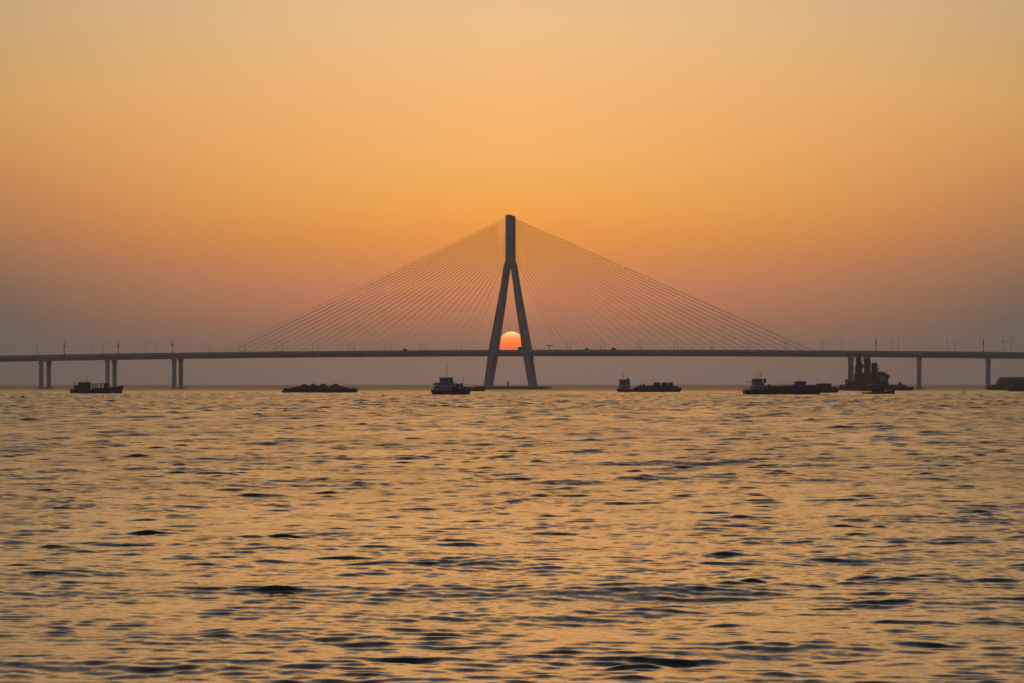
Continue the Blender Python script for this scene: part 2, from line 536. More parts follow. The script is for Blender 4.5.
# twin inverted-Y pylons, one on either edge of the deck
def pylon_t(z):
    """the legs lean towards the other pylon's above and below the deck; the masts stand upright"""
    return float(np.interp(z, (2.6, 35, 94, 117), (11.2, 12.35, 8.75, 8.7)))
def lean(mb, sg):
    for v in mb.bm.verts:
        v.co.y += sg * pylon_t(v.co.z)
    return mb
for sg in (-1, 1):
    mast = lean(MB().prism([(-2.85, 117), (2.85, 117), (2.8, 157.5), (-2.8, 157.5)], -1.4, 1.4).bevel(0.2), sg)
    py = mast.build('pylon', M['concrete'], bridge)
    for lr in (-1, 1):
        inner = [(0.0, 117.0), (0.0, 116.2), (1.55, 111.5), (4.2, 94.0), (6.0, 80.0), (11.1, 49.0), (13.15, 35.0), (18.65, 2.6)]
        outer = [(22.55, 2.6), (17.85, 35.0), (15.3, 49.0), (9.8, 80.0), (7.4, 94.0), (4.7, 111.5), (2.85, 117.0)]
        leg = lean(MB().prism([(lr * a_, b_) for a_, b_ in inner + outer], -1.397, 1.397), sg)
        leg.build('leg', M['concrete'], py)
    yc = sg * pylon_t(158)
    MB().box(-1.4, 1.6, yc - 0.7, yc + 0.7, 157.5, 158.1).box(-2.3, -1.9, yc - 0.4, yc + 0.4, 157.5, 158.4).build('roof_hatch', M['steel'], py)
# pile cap under both pylons, with fender
MB().prism([(-29.5, -2), (-29.5, 1.6), (-28.7, 2.6), (34.6, 2.6), (35.4, 1.6), (35.4, -2)], -18, 18).build('pile_cap', M['concrete'], bridge)
MB().box(-30.0, 36.0, -18.6, -18.05, 0.3, 1.3).build('fender', M['rubber'], bridge)

# 100 stay cables: 25 to a fan, two fans to a pylon
NCAB = 25
for sg in (-1, 1):
    t_ = sg * (HW - 0.15)
    for lr, pin, pout in ((-1, 466, 222), (1, 560, 815)):
        si, so2 = s_of(pin, 0), s_of(pout, 0)
        for i in range(NCAB):
            f = i / (NCAB - 1)
            s = si + (so2 - si) * f
            zt = 119.0 + 36.3 * f ** 0.82
            MB().tube((s, t_, deck_z(s) + 0.2), (lr * 2.5, sg * pylon_t(zt), zt), 0.098, seg=6).build('stay_cable', M['cable'], bridge)

# approach piers
def pier(px, t_):
    s = s_of(px, t_)
    zt = deck_z(s) - 4.5
    p = MB().prism([(-1.5, 0.5), (1.5, 0.5), (1.5, zt - 4.6), (2.15, zt - 1.2), (2.15, zt), (-2.15, zt), (-2.15, zt - 1.2), (-1.5, zt - 4.6)], -1.5, 1.5).bevel(0.2)
    o = p.build('pier', M['concrete'], bridge)
    o.location = (s, t_, 0)
    MB().box(-4.2, 4.2, -4.2, 4.2, -2, 1.5).bevel(0.25).build('footing', M['concrete'], o)
for pxs in (-25.5, 41.2, 107.4, 174.2):
    s = s_of(pxs, -10.2)
    for t_ in (-10.2, 10.2):
        # the far column stands square across from the near one
        k = s
        zt = deck_z(s) - 4.5
        o = MB().prism([(-1.55, 0.5), (1.55, 0.5), (1.55, zt - 4.6), (2.2, zt - 1.2), (2.2, zt), (-2.2, zt), (-2.2, zt - 1.2), (-1.55, zt - 4.6)], -1.5, 1.5).bevel(0.2).build('pier', M['concrete'], bridge)
        o.location = (s, t_, 0)
        MB().box(-3.2, 3.2, -3.4, 3.4, -2, 1.1).bevel(0.25).build('footing', M['concrete'], o)
for pxs, w in ((850.8, 1.75), (919.2, 1.55), (988.2, 1.9), (1057, 1.6)):
    s = s_of(pxs, 0)
    for t_ in (-10.2, 10.2):
        zt = deck_z(s) - 4.5
        o = MB().prism([(-w, 0.5), (w, 0.5), (w, zt - 4.6), (w + .4, zt - 1.2), (w + .4, zt), (-w - .4, zt), (-w - .4, zt - 1.2), (-w, zt - 4.6)], -1.5, 1.5).bevel(0.2).build('pier', M['concrete'], bridge)
        o.location = (s, t_, 0)
        MB().box(-3.2, 3.2, -3.4, 3.4, -2, 1.1).bevel(0.25).build('footing', M['concrete'], o)

ORD = ['first', 'second', 'third', 'fourth', 'fifth', 'sixth', 'seventh', 'eighth', 'ninth', 'tenth']

# beacon on the pile cap
bc = empty('channel_beacon', bridge_world(0.5, -15.5, 2.6), -TH)
MB().tube((0, 0, 0), (0, 0, 3.4), 0.85, 0.75, 12).build('post', M['darkgrey'], bc)
MB().lathe(0, 0, [(1.0, 3.4), (1.0, 3.6), (0.6, 3.65), (0.6, 4.3), (0.75, 4.35), (0.1, 4.9)], 10).build('lantern', M['darkgrey'], bc)
tag(bc, 'short dark beacon post standing on the pile cap between the pylon legs', 'beacon')

# lamp posts
M['dim_lens'] = M['lens'].copy()
M['dim_lens'].name = 'lamp_glass_dim'
M['dim_lens'].node_tree.nodes['Principled BSDF'].inputs['Emission Strength'].default_value = 0.22
def lamp(h, arms, glass='dim_lens'):
    r = empty('lamp_post', (0, 0, 0))
    MB().tube((0, 0, 0), (0, 0, h), 0.17, 0.10, 8).box(-0.3, 0.3, -0.3, 0.3, 0, 0.5).build('pole', M['steel'], r)
    for d in arms:
        MB().tube((0, 0, h - 0.1), (d[0] * 2.0, d[1] * 2.0, h + 0.5), 0.07, 0.05, 6).build('arm', M['steel'], r)
        hd = MB().box(d[0] * 2.3 - 0.6, d[0] * 2.3 + 0.6, d[1] * 2.3 - 0.35, d[1] * 2.3 + 0.35, h + 0.34, h + 0.72).bevel(0.06).build('lamp_head', M[glass], r)
    return r
l_in = lamp(9.2, [(0, 1)])
l_out = lamp(9.2, [(0, -1)])
l_dbl = lamp(12.6, [(-1, 0), (1, 0)])
l_one = lamp(11.6, [(1, 0)])
l_lit = lamp(12.6, [(-1, 0), (1, 0)], 'lens')
first = {id(l_in), id(l_out), id(l_dbl), id(l_one), id(l_lit)}
def place(o, s, t_, label, group):
    if id(o) in first:
        first.discard(id(o)); c = o
    else:
        c = copy_tree(o)
    c.location = bridge_world(s, t_, deck_z(s) + (1.15 if abs(t_) > 10 else 0.09))
    c.rotation_euler = (0, 0, -TH)
    tag(c, label, 'lamp post', group)
left_st = [457, 421, 385, 349, 312.5, 276, 239, 203]
right_st = [567, 601.5, 638, 674.5, 711, 748, 784.5, 821.5]
for side, sts in (('left', left_st), ('right', right_st)):
    for i, px in enumerate(sts):
        s = s_of(px, -10.9)
        place(l_in, s, -10.9, f'slim grey lamp post on the near parapet, {ORD[i]} to the {side} of the pylon', 'lamp posts along the near edge of the main span')
        place(l_out, s, 10.9, f'slim grey lamp post on the far parapet, {ORD[i]} to the {side} of the pylon', 'lamp posts along the far edge of the main span')
for i, px in enumerate((156, 103.5, 50)):
    place(l_dbl, s_of(px, 0), 0.0, f'tall twin-armed lamp post on the left approach, {ORD[i]} out from the cables', 'twin-armed lamp posts on the approaches')
for i, px in enumerate((145.5, 91.5, 37.5)):
    place(l_one, s_of(px, -10.9), -10.9, f'tall single-armed lamp post on the left approach, {ORD[i]} out from the cables', 'single-armed lamp posts on the approaches')
for i, px in enumerate((892, 947.5, 1003.5)):
    place(l_lit, s_of(px, 0), 0.0, f'twin-armed lamp post with lit heads on the right approach, {ORD[i]} after the silos', 'twin-armed lamp posts on the approaches')
for i, px in enumerate((842, 898.5, 954.5, 1011.5)):
    w = ('just left of the silo tops', 'first right of the silos', 'second right of the silos', 'nearest the right photo edge')[i]
    place(l_one, s_of(px, -10.9), -10.9, f'tall single-armed lamp post on the right approach, {w}', 'single-armed lamp posts on the approaches')

# instrument masts with cabinets
def instrument_mast():
    r = empty('instrument_mast', (0, 0, 0))
    MB().tube((0, 0, 0), (0, 0, 13.2), 0.24, 0.09, 8).box(-0.4, 0.4, -0.4, 0.4, 0, 1.2).build('pole', M['darkgrey'], r)
    MB().box(-0.65, 0.65, -0.5, 0.5, 6.2, 8.3).bevel(0.08).build('cabinet', M['darkgrey'], r)
    MB().box(-0.5, 0.5, -0.35, 0.35, 9.6, 10.4).bevel(0.08).build('camera_housing', M['darkgrey'], r)
    return r
im = instrument_mast()
for i, (px, w) in enumerate(((64.3, 'between the two leftmost pier pairs'), (118.3, 'right of the cargo boat piers'),
                             (172.3, 'above the pier pair nearest the left cables'), (876, 'above the silo barge'), (983.5, 'above the rightmost pier'))):
    c = im if i == 0 else copy_tree(im)
    s = s_of(px, -10.9)
    c.location = bridge_world(s, -10.9, deck_z(s) + 1.15)
    c.rotation_euler = (0, 0, -TH)
    tag(c, f'dark instrument mast with boxes on the deck, {w}', 'mast', 'instrument masts on the bridge')

# T-shaped sign gantry
s = s_of(549.6, -10.9)
g = empty('sign_gantry', bridge_world(s, -10.9, deck_z(s) + 1.15), -TH)
MB().tube((0, 0, 0), (0, 0, 4.2), 0.3, 0.24, 8).build('post', M['steel'], g)
MB().box(-3.0, 3.0, -0.25, 0.25, 3.5, 4.1).build('beam', M['steel'], g)
for x in (-2.4, 0.0, 2.4):
    MB().box(x - 0.42, x + 0.42, -0.42, -0.252, 2.9, 4.4).build('signal_panel', M['darkgrey'], g)
tag(g, 'T-shaped sign gantry on the deck just right of the pylon', 'gantry')

# road vehicles crossing
def vehicle(name, Ln, H, body_m, cab):
    r = empty(name, (0, 0, 0))
    if cab:
        MB().box(-Ln / 2, Ln / 2 - 2.3, -1.2, 1.2, 0.9, H).bevel(0.06).build('cargo_box', body_m, r)
        MB().prism([(Ln / 2 - 2.1, 0.6), (Ln / 2, 0.6), (Ln / 2, 1.7), (Ln / 2 - 0.4, 2.7), (Ln / 2 - 2.1, 2.8)], -1.15, 1.15).build('cab', M['bluegrey'], r)
        MB().box(-Ln / 2, Ln / 2 - 0.2, -0.5, 0.5, 0.55, 0.88).build('chassis', M['darkgrey'], r)
        ws = (-Ln / 2 + 1.2, Ln / 2 - 1.2)
    else:
        MB().prism([(-Ln / 2, 0.4), (Ln / 2, 0.4), (Ln / 2, 1.0), (Ln / 2 - 0.9, 1.2), (Ln / 2 - 1.6, H), (-Ln / 2 + 0.2, H), (-Ln / 2, 1.2)], -0.95, 0.95).bevel(0.08).build('body', body_m, r)
        for y in (-0.953, 0.953):
            MB().prism([(Ln / 2 - 1.3, 1.3), (Ln / 2 - 1.75, H - .25), (-Ln / 2 + .6, H - .25), (-Ln / 2 + .5, 1.3)], y - .004, y + .004).build('side_window', M['glass'], r)
        ws = (-Ln / 2 + 0.9, Ln / 2 - 0.9)
    for x in ws:
        for y in (-0.95, 0.75):
            MB().tube((x, y, 0.45), (x, y + 0.22, 0.45), 0.45, seg=12).build('wheel', M['rubber'], r)
    return r
for px, nm, Ln, H, m, cab, lb in ((521.8, 'box_truck', 6.5, 3.9, M['grey'], True, 'dark box truck on the deck against the sun'),
                                  (405.5, 'van', 5.2, 2.6, M['darkgrey'], False, 'dark van on the deck over open water left of the white tug'),
                                  (587.5, 'van', 4.8, 2.3, M['bluegrey'], False, 'grey van on the deck right of the T-shaped gantry'),
                                  (614.5, 'van', 5.6, 2.7, M['darkgrey'], False, 'dark van on the deck above the left end of the gravel ship')):
    s = s_of(px, -6.0)
    v = vehicle(nm, Ln, H, m, cab)
    v.location = bridge_world(s, -6.0, deck_z(s) + 0.09)
    v.rotation_euler = (0, 0, -TH)
    tag(v, lb, 'truck' if cab else 'van')

# ----------------------------------------------------------------- vessels
class Ship:
    """a vessel measured in picture pixels at its own distance; x along, y across, z up, origin at the waterline"""
    def __init__(s, name, px0, px1, base_py, label, cat, group=None, yaw=0.0):
        s.Y = EYE * F / (base_py - HORIZON)
        s.m = s.Y / F
        s.cx = (px0 + px1) / 2
        s.base = base_py
        s.root = empty(name, ((s.cx - 512) * s.m, s.Y, 0), R(yaw))
        s.cy = 1 / math.cos(R(yaw))
        tag(s.root, label, cat, group)
    def x(s, px): return (px - s.cx) * s.m * s.cy
    def z(s, py): return (s.base - py) * s.m
    def hull(s, px0, px1, beam, deck, mat, stem=1.0, transom=0.6, bow='right', rake=2.0, name='hull', parent=None, zb=-1.0):
        """deck: list of (px, py) giving the sheer line; stem/transom: half-breadth kept at the bow and stern ends"""
        dx = [s.x(p) for p, _ in deck]; dz = [s.z(q) for _, q in deck]
        xs = np.linspace(s.x(px0), s.x(px1), 25)
        xs = np.unique(np.concatenate([xs, [d for d in dx if xs[0] < d < xs[-1]]]))
        Ln = xs[-1] - xs[0]
        secs = []
        for xx in xs:
            u = (xx - xs[0]) / Ln
            if bow == 'left': u = 1 - u
            f = 1.0
            if u > 0.72: f = 1 - (1 - (1 - stem)) * 0 - (1 - stem) * ((u - 0.72) / 0.28) ** 2
            if u < 0.15: f = min(f, 1 - (1 - transom) * ((0.15 - u) / 0.15) ** 2)
            h = beam / 2 * f
            zd = float(np.interp(xx, dx, dz))
            # the ends rake in towards the waterline
            e0 = max(0.0, 1 - (xx - xs[0]) / (0.12 * Ln)); e1 = max(0.0, 1 - (xs[-1] - xx) / (0.12 * Ln))
            sh = rake * s.m * (e0 * (0.6 if bow == 'right' else 1) - e1 * (1 if bow == 'right' else 0.6))
            hw = h * (0.93 if f > 0.9 else 0.8)
            secs.append([(xx, -h, zd), (xx + sh * 0.35, -h * 0.985, zd * 0.6), (xx + sh, -hw, 0.0), (xx + sh, -hw * 0.7, zb), (xx + sh, hw * 0.7, zb), (xx + sh, hw, 0.0), (xx + sh * 0.35, h * 0.985, zd * 0.6), (xx, h, zd)])
        return MB().loft(secs).build(name, mat, parent or s.root)
    def box(s, name, px0, px1, py_bot, py_top, half, mat, yc=0.0, parent=None, bev=0.06):
        mb = MB().box(s.x(px0), s.x(px1), yc - half, yc + half, s.z(py_bot), s.z(py_top))
        if bev: mb.bevel(bev)
        return mb.build(name, mat, parent or s.root)
    def poly(s, name, pts, half, mat, yc=0.0, parent=None, bev=0.0):
        mb = MB().prism([(s.x(a), s.z(b_)) for a, b_ in pts], yc - half, yc + half)
        if bev: mb.bevel(bev)
        return mb.build(name, mat, parent or s.root)
    def pole(s, name, px, py_bot, py_top, r, mat, yc=0.0, yards=(), parent=None, r1=None):
        mb = MB().tube((s.x(px), yc, s.z(py_bot)), (s.x(px), yc, s.z(py_top)), r, r1 or r * 0.55, 8)
        for py, hwid in yards:
            mb.box(s.x(px) - hwid, s.x(px) + hwid, yc - 0.05, yc + 0.05, s.z(py) - 0.05, s.z(py) + 0.05)
        return mb.build(name, mat, parent or s.root)
    def windows(s, parent, px0, px1, n, py_bot, py_top, half, yc=0.0, gap=0.3):
        w = (px1 - px0) / n
        for i in range(n):
            a, b_ = px0 + i * w + w * gap / 2, px0 + (i + 1) * w - w * gap / 2
            for sg in (-1, 1):
                yy = yc + sg * half
                MB().box(s.x(a), s.x(b_), yy - 0.02, yy + 0.02, s.z(py_bot), s.z(py_top)).build('window', M['glass'], parent)
    def rail(s, px0, px1, py_deck, half, h=0.95, n=9, name='railing', parent=None):
        mb = MB()
        z0 = s.z(py_deck)
        for sg in (-1, 1):
            y = sg * half
            for k in (0.5, 1.0):
                mb.tube((s.x(px0), y, z0 + h * k), (s.x(px1), y, z0 + h * k), 0.03, seg=5)
            for i in range(n):
                xx = s.x(px0) + (s.x(px1) - s.x(px0)) * i / (n - 1)
                mb.tube((xx, y, z0), (xx, y, z0 + h), 0.03, seg=5)
        return mb.build(name, M['steel'], parent or s.root)
    def tyres(s, px0, px1, n, py, half, r=0.4, parent=None):
        for i in range(n):
            xx = s.x(px0 + (px1 - px0) * i / (n - 1))
            mb = MB()
            for j in range(12):
                a0, a1 = 2 * math.pi * j / 12, 2 * math.pi * (j + 1) / 12
                mb.tube((xx + r * math.cos(a0), -half - 0.14, s.z(py) + r * math.sin(a0)), (xx + r * math.cos(a1), -half - 0.14, s.z(py) + r * math.sin(a1)), 0.13, seg=6)
            mb.build('tyre_fender', M['rubber'], parent or s.root)

def heap(s, name, peaks, px0, px1, half, base_py, mat, parent=None, res=(90, 22), seed=3, rough=0.12):
    """loose bulk cargo: a bumpy surface whose ridge runs through the peaks (px, py)"""
    r = np.random.default_rng(seed)
    nx, ny = res
    xs = np.linspace(px0, px1, nx); ys = np.linspace(-1, 1, ny)
    zb = s.z(base_py)
    pk = [(a, s.z(b_) - zb, w) for a, b_, w in peaks]
    bm = bmesh.new()
    V = []
    for xx in xs:
        row = []
        for v in ys:
            h = 0.0
            for a, hh, w in pk:
                d = math.hypot((xx - a) / w, v / 1.0)
                h = max(h, hh * max(0.0, 1 - d) if d > 0.1 else hh * (1 - 0.05 - 0.5 * d))
            if 0 < h: h += r.normal(0, rough) * min(1, h)
            if xx in (xs[0], xs[-1]) or abs(v) == 1: h = 0
            row.append(bm.verts.new((s.x(xx), v * half, zb + max(0, h))))
        V.append(row)
    for i in range(nx - 1):
        for j in range(ny - 1):
            bm.faces.new((V[i][j], V[i + 1][j], V[i + 1][j + 1], V[i][j + 1]))
    bmesh.ops.recalc_face_normals(bm, faces=bm.faces)
    me = bpy.data.meshes.new(name)
    bm.to_mesh(me); bm.free()
    me.materials.append(mat)
    o = bpy.data.objects.new(name, me)
    C.objects.link(o)
    o.parent = parent or s.root
    return o

# --- A: dark cargo boat on the left, bow to the right
A = Ship('cargo_boat', 70, 123.5, 393.6, 'dark cargo boat with open frame amidships, in front of the left piers', 'boat', yaw=6)
A.hull(70, 123.5, 6.6, [(70, 389.6), (75, 389.4), (92, 389.2), (104, 388.6), (111, 387.3), (118, 386.3), (123.5, 385.4)], M['hull_blue'], stem=0.12, transom=0.8, rake=2.6)
A.rail(71, 75, 389.6, 2.3, n=5)
dh = A.box('deckhouse', 74.5, 91, 389.6, 385.2, 2.5, M['hull_blue'])
A.windows(dh, 76, 90, 5, 387.6, 386.2, 2.5)
wh = A.box('wheelhouse', 79, 90.5, 385.2, 382.5, 2.1, M['darkgrey'])
A.windows(wh, 80, 90, 5, 384.4, 383.2, 2.1)
A.box('canopy', 74.6, 91.2, 382.5, 382.1, 2.5, M['darkgrey'], parent=wh)
MB().tube((A.x(75.2), -2.2, A.z(385.2)), (A.x(75.2), -2.2, A.z(382.5)), 0.06).tube((A.x(75.2), 2.2, A.z(385.2)), (A.x(75.2), 2.2, A.z(382.5)), 0.06).build('canopy_post', M['darkgrey'], wh)
A.pole('mast', 82, 382.1, 379, 0.07, M['darkgrey'], yards=((380, 0.5),))
A.pole('mast', 87.2, 382.1, 375.5, 0.08, M['darkgrey'], yards=((378.3, 0.8), (377, 0.4)))
A.pole('antenna', 90.3, 382.1, 380, 0.05, M['darkgrey'])
fr = MB()
for px in (92.6, 95.2, 97.4, 101, 104.2):
    for y in (-2.2, 2.2):
        fr.box(A.x(px) - 0.12, A.x(px) + 0.12, y - 0.12, y + 0.12, A.z(389.3), A.z(384.2))
for y in (-2.2, 2.2):
    fr.box(A.x(91.5), A.x(109), y - 0.13, y + 0.13, A.z(384.2), A.z(383.5))
fr.build('cargo_frame', M['brown'], A.root)
A.box('tarpaulin', 100.5, 109, 384.3, 383.3, 2.35, M['brown'])
A.box('winch_house', 104.5, 109.2, 389, 384.3, 1.9, M['darkgrey'])
A.box('hatch_coaming', 93, 104, 389.2, 388, 2.0, M['brown'])
A.pole('bollard', 119.5, 386.2, 385.0, 0.14, M['darkgrey'], yc=-0.5)
A.pole('bollard', 113.5, 387.0, 386.1, 0.14, M['darkgrey'], yc=-1.4)
A.tyres(78, 112, 6, 391.5, 3.25)

# --- B: gravel barge with four heaps
B = Ship('gravel_barge', 282, 357.7, 392.7, 'low dark barge loaded with four pointed heaps of gravel', 'barge', yaw=-3)
B.hull(282, 357.7, 11, [(282, 391.3), (285.5, 389.4), (292, 388.9), (345, 388.6), (354, 388.8), (357.7, 389.3)], M['hull_black'], stem=0.75, transom=0.7, bow='left', rake=2.2)
heap(B, 'gravel_heap', [(304.5, 383.6, 9.5), (299, 386.0, 13), (308, 386.2, 12), (313.2, 383.3, 8.5), (318, 386.4, 12), (323.2, 383.2, 8.5), (329, 386.8, 10), (335.7, 383.1, 9.5), (341.5, 386.6, 12)], 286, 353, 4.6, 389.0, M['gravel'], res=(140, 22), rough=0.16)
B.box('bow_ramp', 284, 288.5, 390.2, 388.3, 3.6, M['darkgrey'])
B.box('winch', 345.5, 348, 389, 387.3, 1.2, M['darkgrey'])
B.box('pump_house', 352.5, 356.3, 389.2, 388.0, 1.6, M['darkgrey'])
B.rail(344, 356, 388.9, 4.6, n=7)
for px in (287, 299, 330, 352):
    B.pole('bollard', px, 389.2, 388.4, 0.16, M['darkgrey'], yc=-4.8)

# --- C: white tug
T = Ship('tugboat', 431.5, 471.5, 394.8, 'white and dark tug with a tall thin mast, left of the pylon foot', 'tug', yaw=-8)
T.hull(431.5, 471.5, 6.2, [(431.5, 389.6), (436, 390.3), (446, 390.2), (456, 389.4), (464, 388.2), (471.5, 387.6)], M['hull_black'], stem=0.35, transom=0.75, bow='right', rake=2.4)
bw = T.poly('bulwark', [(454, 390.0), (471, 389.0), (471.2, 387.2), (464, 386.6), (458, 386.4), (454, 386.9)], 2.3, M['hull_green'])
lh = T.poly('deckhouse', [(434.2, 390.6), (458, 390.4), (458, 386.6), (455.5, 385.6), (438, 385.6), (434.2, 387.2)], 2.2, M['white'], bev=0.05)
T.windows(lh, 437, 455, 5, 388.6, 387.2, 2.2, gap=0.5)
mh = T.box('upper_house', 436.2, 455, 385.6, 382.6, 1.9, M['white'])
T.windows(mh, 438.5, 450, 4, 384.8, 383.5, 1.9, gap=0.45)
wh = T.poly('wheelhouse', [(440.2, 382.6), (451.8, 382.6), (452.6, 377.9), (439.8, 377.9)], 1.6, M['white'], bev=0.04)
T.windows(wh, 440.6, 452, 4, 381.0, 379.1, 1.61, gap=0.25)
T.box('roof', 439.4, 453, 377.9, 377.4, 1.8, M['bluegrey'], parent=wh)
T.box('funnel', 450.8, 453.6, 382.6, 378.3, 0.7, M['hull_black'], yc=-1.72)
T.pole('mast', 446.8, 377.4, 361.3, 0.09, M['darkgrey'], yards=((367.5, 0.5), (371.5, 0.7), (374, 0.9)))
T.pole('antenna', 443.2, 377.4, 375.6, 0.06, M['darkgrey'])
T.pole('foremast', 463.6, 386.6, 374.2, 0.07, M['darkgrey'], yards=((379, 0.3),))
T.box('life_raft', 461, 463, 386.4, 383, 0.5, M['darkgrey'], yc=-0.8, bev=0.2)
T.box('tow_winch', 456.2, 460, 386.4, 383.8, 1.0, M['hull_black'])
T.pole('vent', 457.5, 386.4, 381.8, 0.12, M['darkgrey'], yc=-0.9)
T.pole('vent', 454.4, 385.6, 381.2, 0.12, M['darkgrey'], yc=-1.0)
T.box('white_locker', 459.7, 464, 390.3, 386.9, 0.2, M['white'], yc=-2.5)
T.box('dinghy', 434.2, 438, 385.4, 383.2, 0.6, M['darkgrey'], yc=-1.2, bev=0.25)
T.pole('davit', 435.8, 387, 382.2, 0.07, M['darkgrey'], yc=-1.8)
T.rail(437, 455, 385.6, 2.1, n=10)
T.tyres(436, 466, 8, 391.8, 2.95, 0.36)
T.box('boot_stripe', 435, 468, 394.3, 393.7, 3.03, M['red'], bev=0)

# --- barge behind the tug
K = Ship('deck_barge', 468, 485.5, 391.4, 'flat dark deck barge lying behind the white tug', 'barge', yaw=4)
K.hull(468, 485.5, 7, [(468, 388.0), (474, 387.4), (485.5, 387.3)], M['hull_black'], stem=0.85, transom=0.85, rake=1.2)
K.box('hatch', 471, 483, 387.4, 386.8, 2.4, M['darkgrey'])
K.pole('bollard', 484, 387.3, 386.5, 0.15, M['darkgrey'], yc=-2.8)
K.pole('bollard', 470, 387.9, 386.8, 0.15, M['darkgrey'], yc=-2.6)

# --- D: gravel ship right of the pylon, house at the left
D = Ship('gravel_ship', 617, 681.5, 392.1, 'dark gravel ship with pale wheelhouse at its left end, right of the pylon', 'ship', yaw=5)
D.hull(617, 681.5, 8.5, [(617, 388.8), (622, 389.4), (634, 389.6), (660, 389.4), (672, 389), (681.5, 388.4)], M['hull_black'], stem=0.25, transom=0.8, rake=2.0)
dh = D.box('deckhouse', 618.6, 629.4, 389.6, 385.0, 2.9, M['white'])
D.windows(dh, 619.5, 628.5, 4, 388.2, 386.6, 2.9, gap=0.5)
wh = D.box('wheelhouse', 619.6, 629.2, 385, 380.3, 2.5, M['bluegrey'])
D.windows(wh, 620, 629, 4, 383.4, 381.6, 2.5, gap=0.25)
D.box('bridge_wing', 618.9, 629.6, 380.3, 379.6, 2.9, M['darkgrey'], parent=wh)
D.pole('mast', 623.6, 379.6, 371.2, 0.12, M['darkgrey'], yards=((375.5, 0.8), (377.2, 0.5)))
D.box('funnel', 626.4, 628.4, 379.6, 378.2, 0.6, M['hull_black'])
D.rail(629.5, 636, 389.6, 3.6, n=5)
heap(D, 'gravel_cargo', [(637.5, 386.6, 6), (640.5, 385.0, 6), (643.8, 383.8, 6), (648, 384.9, 8), (652, 384.4, 7), (657, 384.2, 12), (664, 384.2, 12), (670, 384.6, 11), (675, 386.6, 7)], 634, 680, 3.7, 389.6, M['gravel'], seed=9, rough=0.18)
D.box('coaming', 633.5, 676, 389.5, 388.0, 3.9, M['hull_black'])
for a, b_ in ((654.3, 660), (661.8, 666.8), (668.4, 672.4)):
    D.box('hatch_stack', a, b_, 386.8, 382.4, 2.2, M['darkgrey'], bev=0.12)
D.poly('forecastle', [(672.4, 389.2), (680.8, 388.9), (680.8, 388.0), (672.4, 385.0)], 1.7, M['darkgrey'])
for px in (643.4, 640.2):
    D.pole('vent', px, 386.2, 383.2, 0.22, M['darkgrey'], yc=-0.6)
D.tyres(625, 670, 7, 390.8, 4.1, 0.42)

# --- E: long ship with white house and blue cabin
E = Ship('work_ship', 743, 820.5, 394.6, 'long black work ship with white house and bright blue cabin', 'ship', yaw=4)
E.hull(743, 820.5, 8.5, [(743, 390.2), (750, 389.8), (768, 388.2), (776, 387.4), (800, 387.4), (820.5, 387.2)], M['hull_black'], stem=0.7, transom=0.7, rake=1.8)
E.box('coaming', 770, 818, 387.9, 385.9, 3.3, M['darkgrey'])
lh = E.box('deckhouse', 751, 766.3, 390.2, 385.6, 3.0, M['white'])
E.windows(lh, 752.5, 765.5, 6, 388.6, 387.0, 3.0, gap=0.5)
mh = E.box('upper_house', 752.2, 763.4, 385.6, 382.2, 2.6, M['white'])
E.windows(mh, 753, 763, 5, 384.6, 383.2, 2.6, gap=0.45)
wh = E.box('wheelhouse', 752.6, 761.6, 382.2, 379.4, 2.3, M['darkgrey'])
E.windows(wh, 753, 761.4, 5, 381.2, 380.1, 2.3, gap=0.25)
E.box('awning', 751.5, 764.2, 379.4, 378.9, 2.7, M['darkgrey'], parent=wh)
E.pole('mast', 756.7, 378.9, 373.4, 0.09, M['darkgrey'], yards=((376, 0.6),))
E.pole('mast', 760.2, 378.9, 371.3, 0.11, M['darkgrey'], yards=((374.2, 0.7), (376.3, 1.0)))
E.box('funnel', 763.2, 765.4, 383.0, 378.4, 0.6, M['hull_black'], yc=-0.9)
MB().tube((E.x(753), -1.0, E.z(381.4)), (E.x(745.3), -1.0, E.z(382.3)), 0.14, 0.1).box(E.x(745.0), E.x(749.5), -1.12, -0.88, E.z(382.4), E.z(381.9)).build('boom', M['darkgrey'], E.root)
E.box('winch', 767.8, 770.4, 388.2, 384.4, 1.0, M['hull_black'], bev=0.2)
E.rail(744, 751, 390.0, 2.8, n=6)
E.rail(771, 794, 385.9, 3.2, n=12)
cb = E.box('blue_cabin', 795.2, 805.2, 386.6, 381.2, 2.2, M['blue'])
E.windows(cb, 796, 804.5, 3, 384.4, 382.8, 2.2, gap=0.5)
E.box('cabin_step', 792.4, 795.2, 386.6, 384.4, 1.6, M['blue'], parent=cb)
E.pole('antenna', 799.6, 381.2, 377.8, 0.07, M['steel'])
for px in (782.6, 786.4, 788.2):
    E.pole('vent', px, 386.4, 384.2, 0.16, M['darkgrey'], yc=-1.5)
E.box('engine_hatch', 807, 815, 386.2, 384.9, 2.0, M['grey'])
E.tyres(752, 812, 10, 391.8, 4.1, 0.4)

# --- E2: barge behind, with covered load
Q = Ship('covered_barge', 808, 838.5, 392.8, 'dark barge with a flat brown covered load, just right of the long work ship', 'barge', yaw=-4)
Q.hull(808, 838.5, 9, [(808, 388.6), (826, 388.4), (832, 387.2), (836, 388), (838.5, 389.4)], M['hull_green'], stem=0.6, transom=0.9, rake=1.0)
Q.poly('covered_load', [(816.2, 388.6), (831.3, 388.6), (831.3, 384.0), (829.8, 383.4), (817.6, 383.4), (816.2, 384.4)], 3.0, M['brown'], bev=0.1)
Q.box('anchor_winch', 833, 836.2, 388.4, 386.5, 1.0, M['hull_black'], bev=0.15)
Q.pole('bollard', 831.9, 388, 386.6, 0.2, M['darkgrey'], yc=-2.6)
Q.pole('rudder_post', 830.2, 393.3, 391.4, 0.35, M['hull_black'], yc=-4.6)

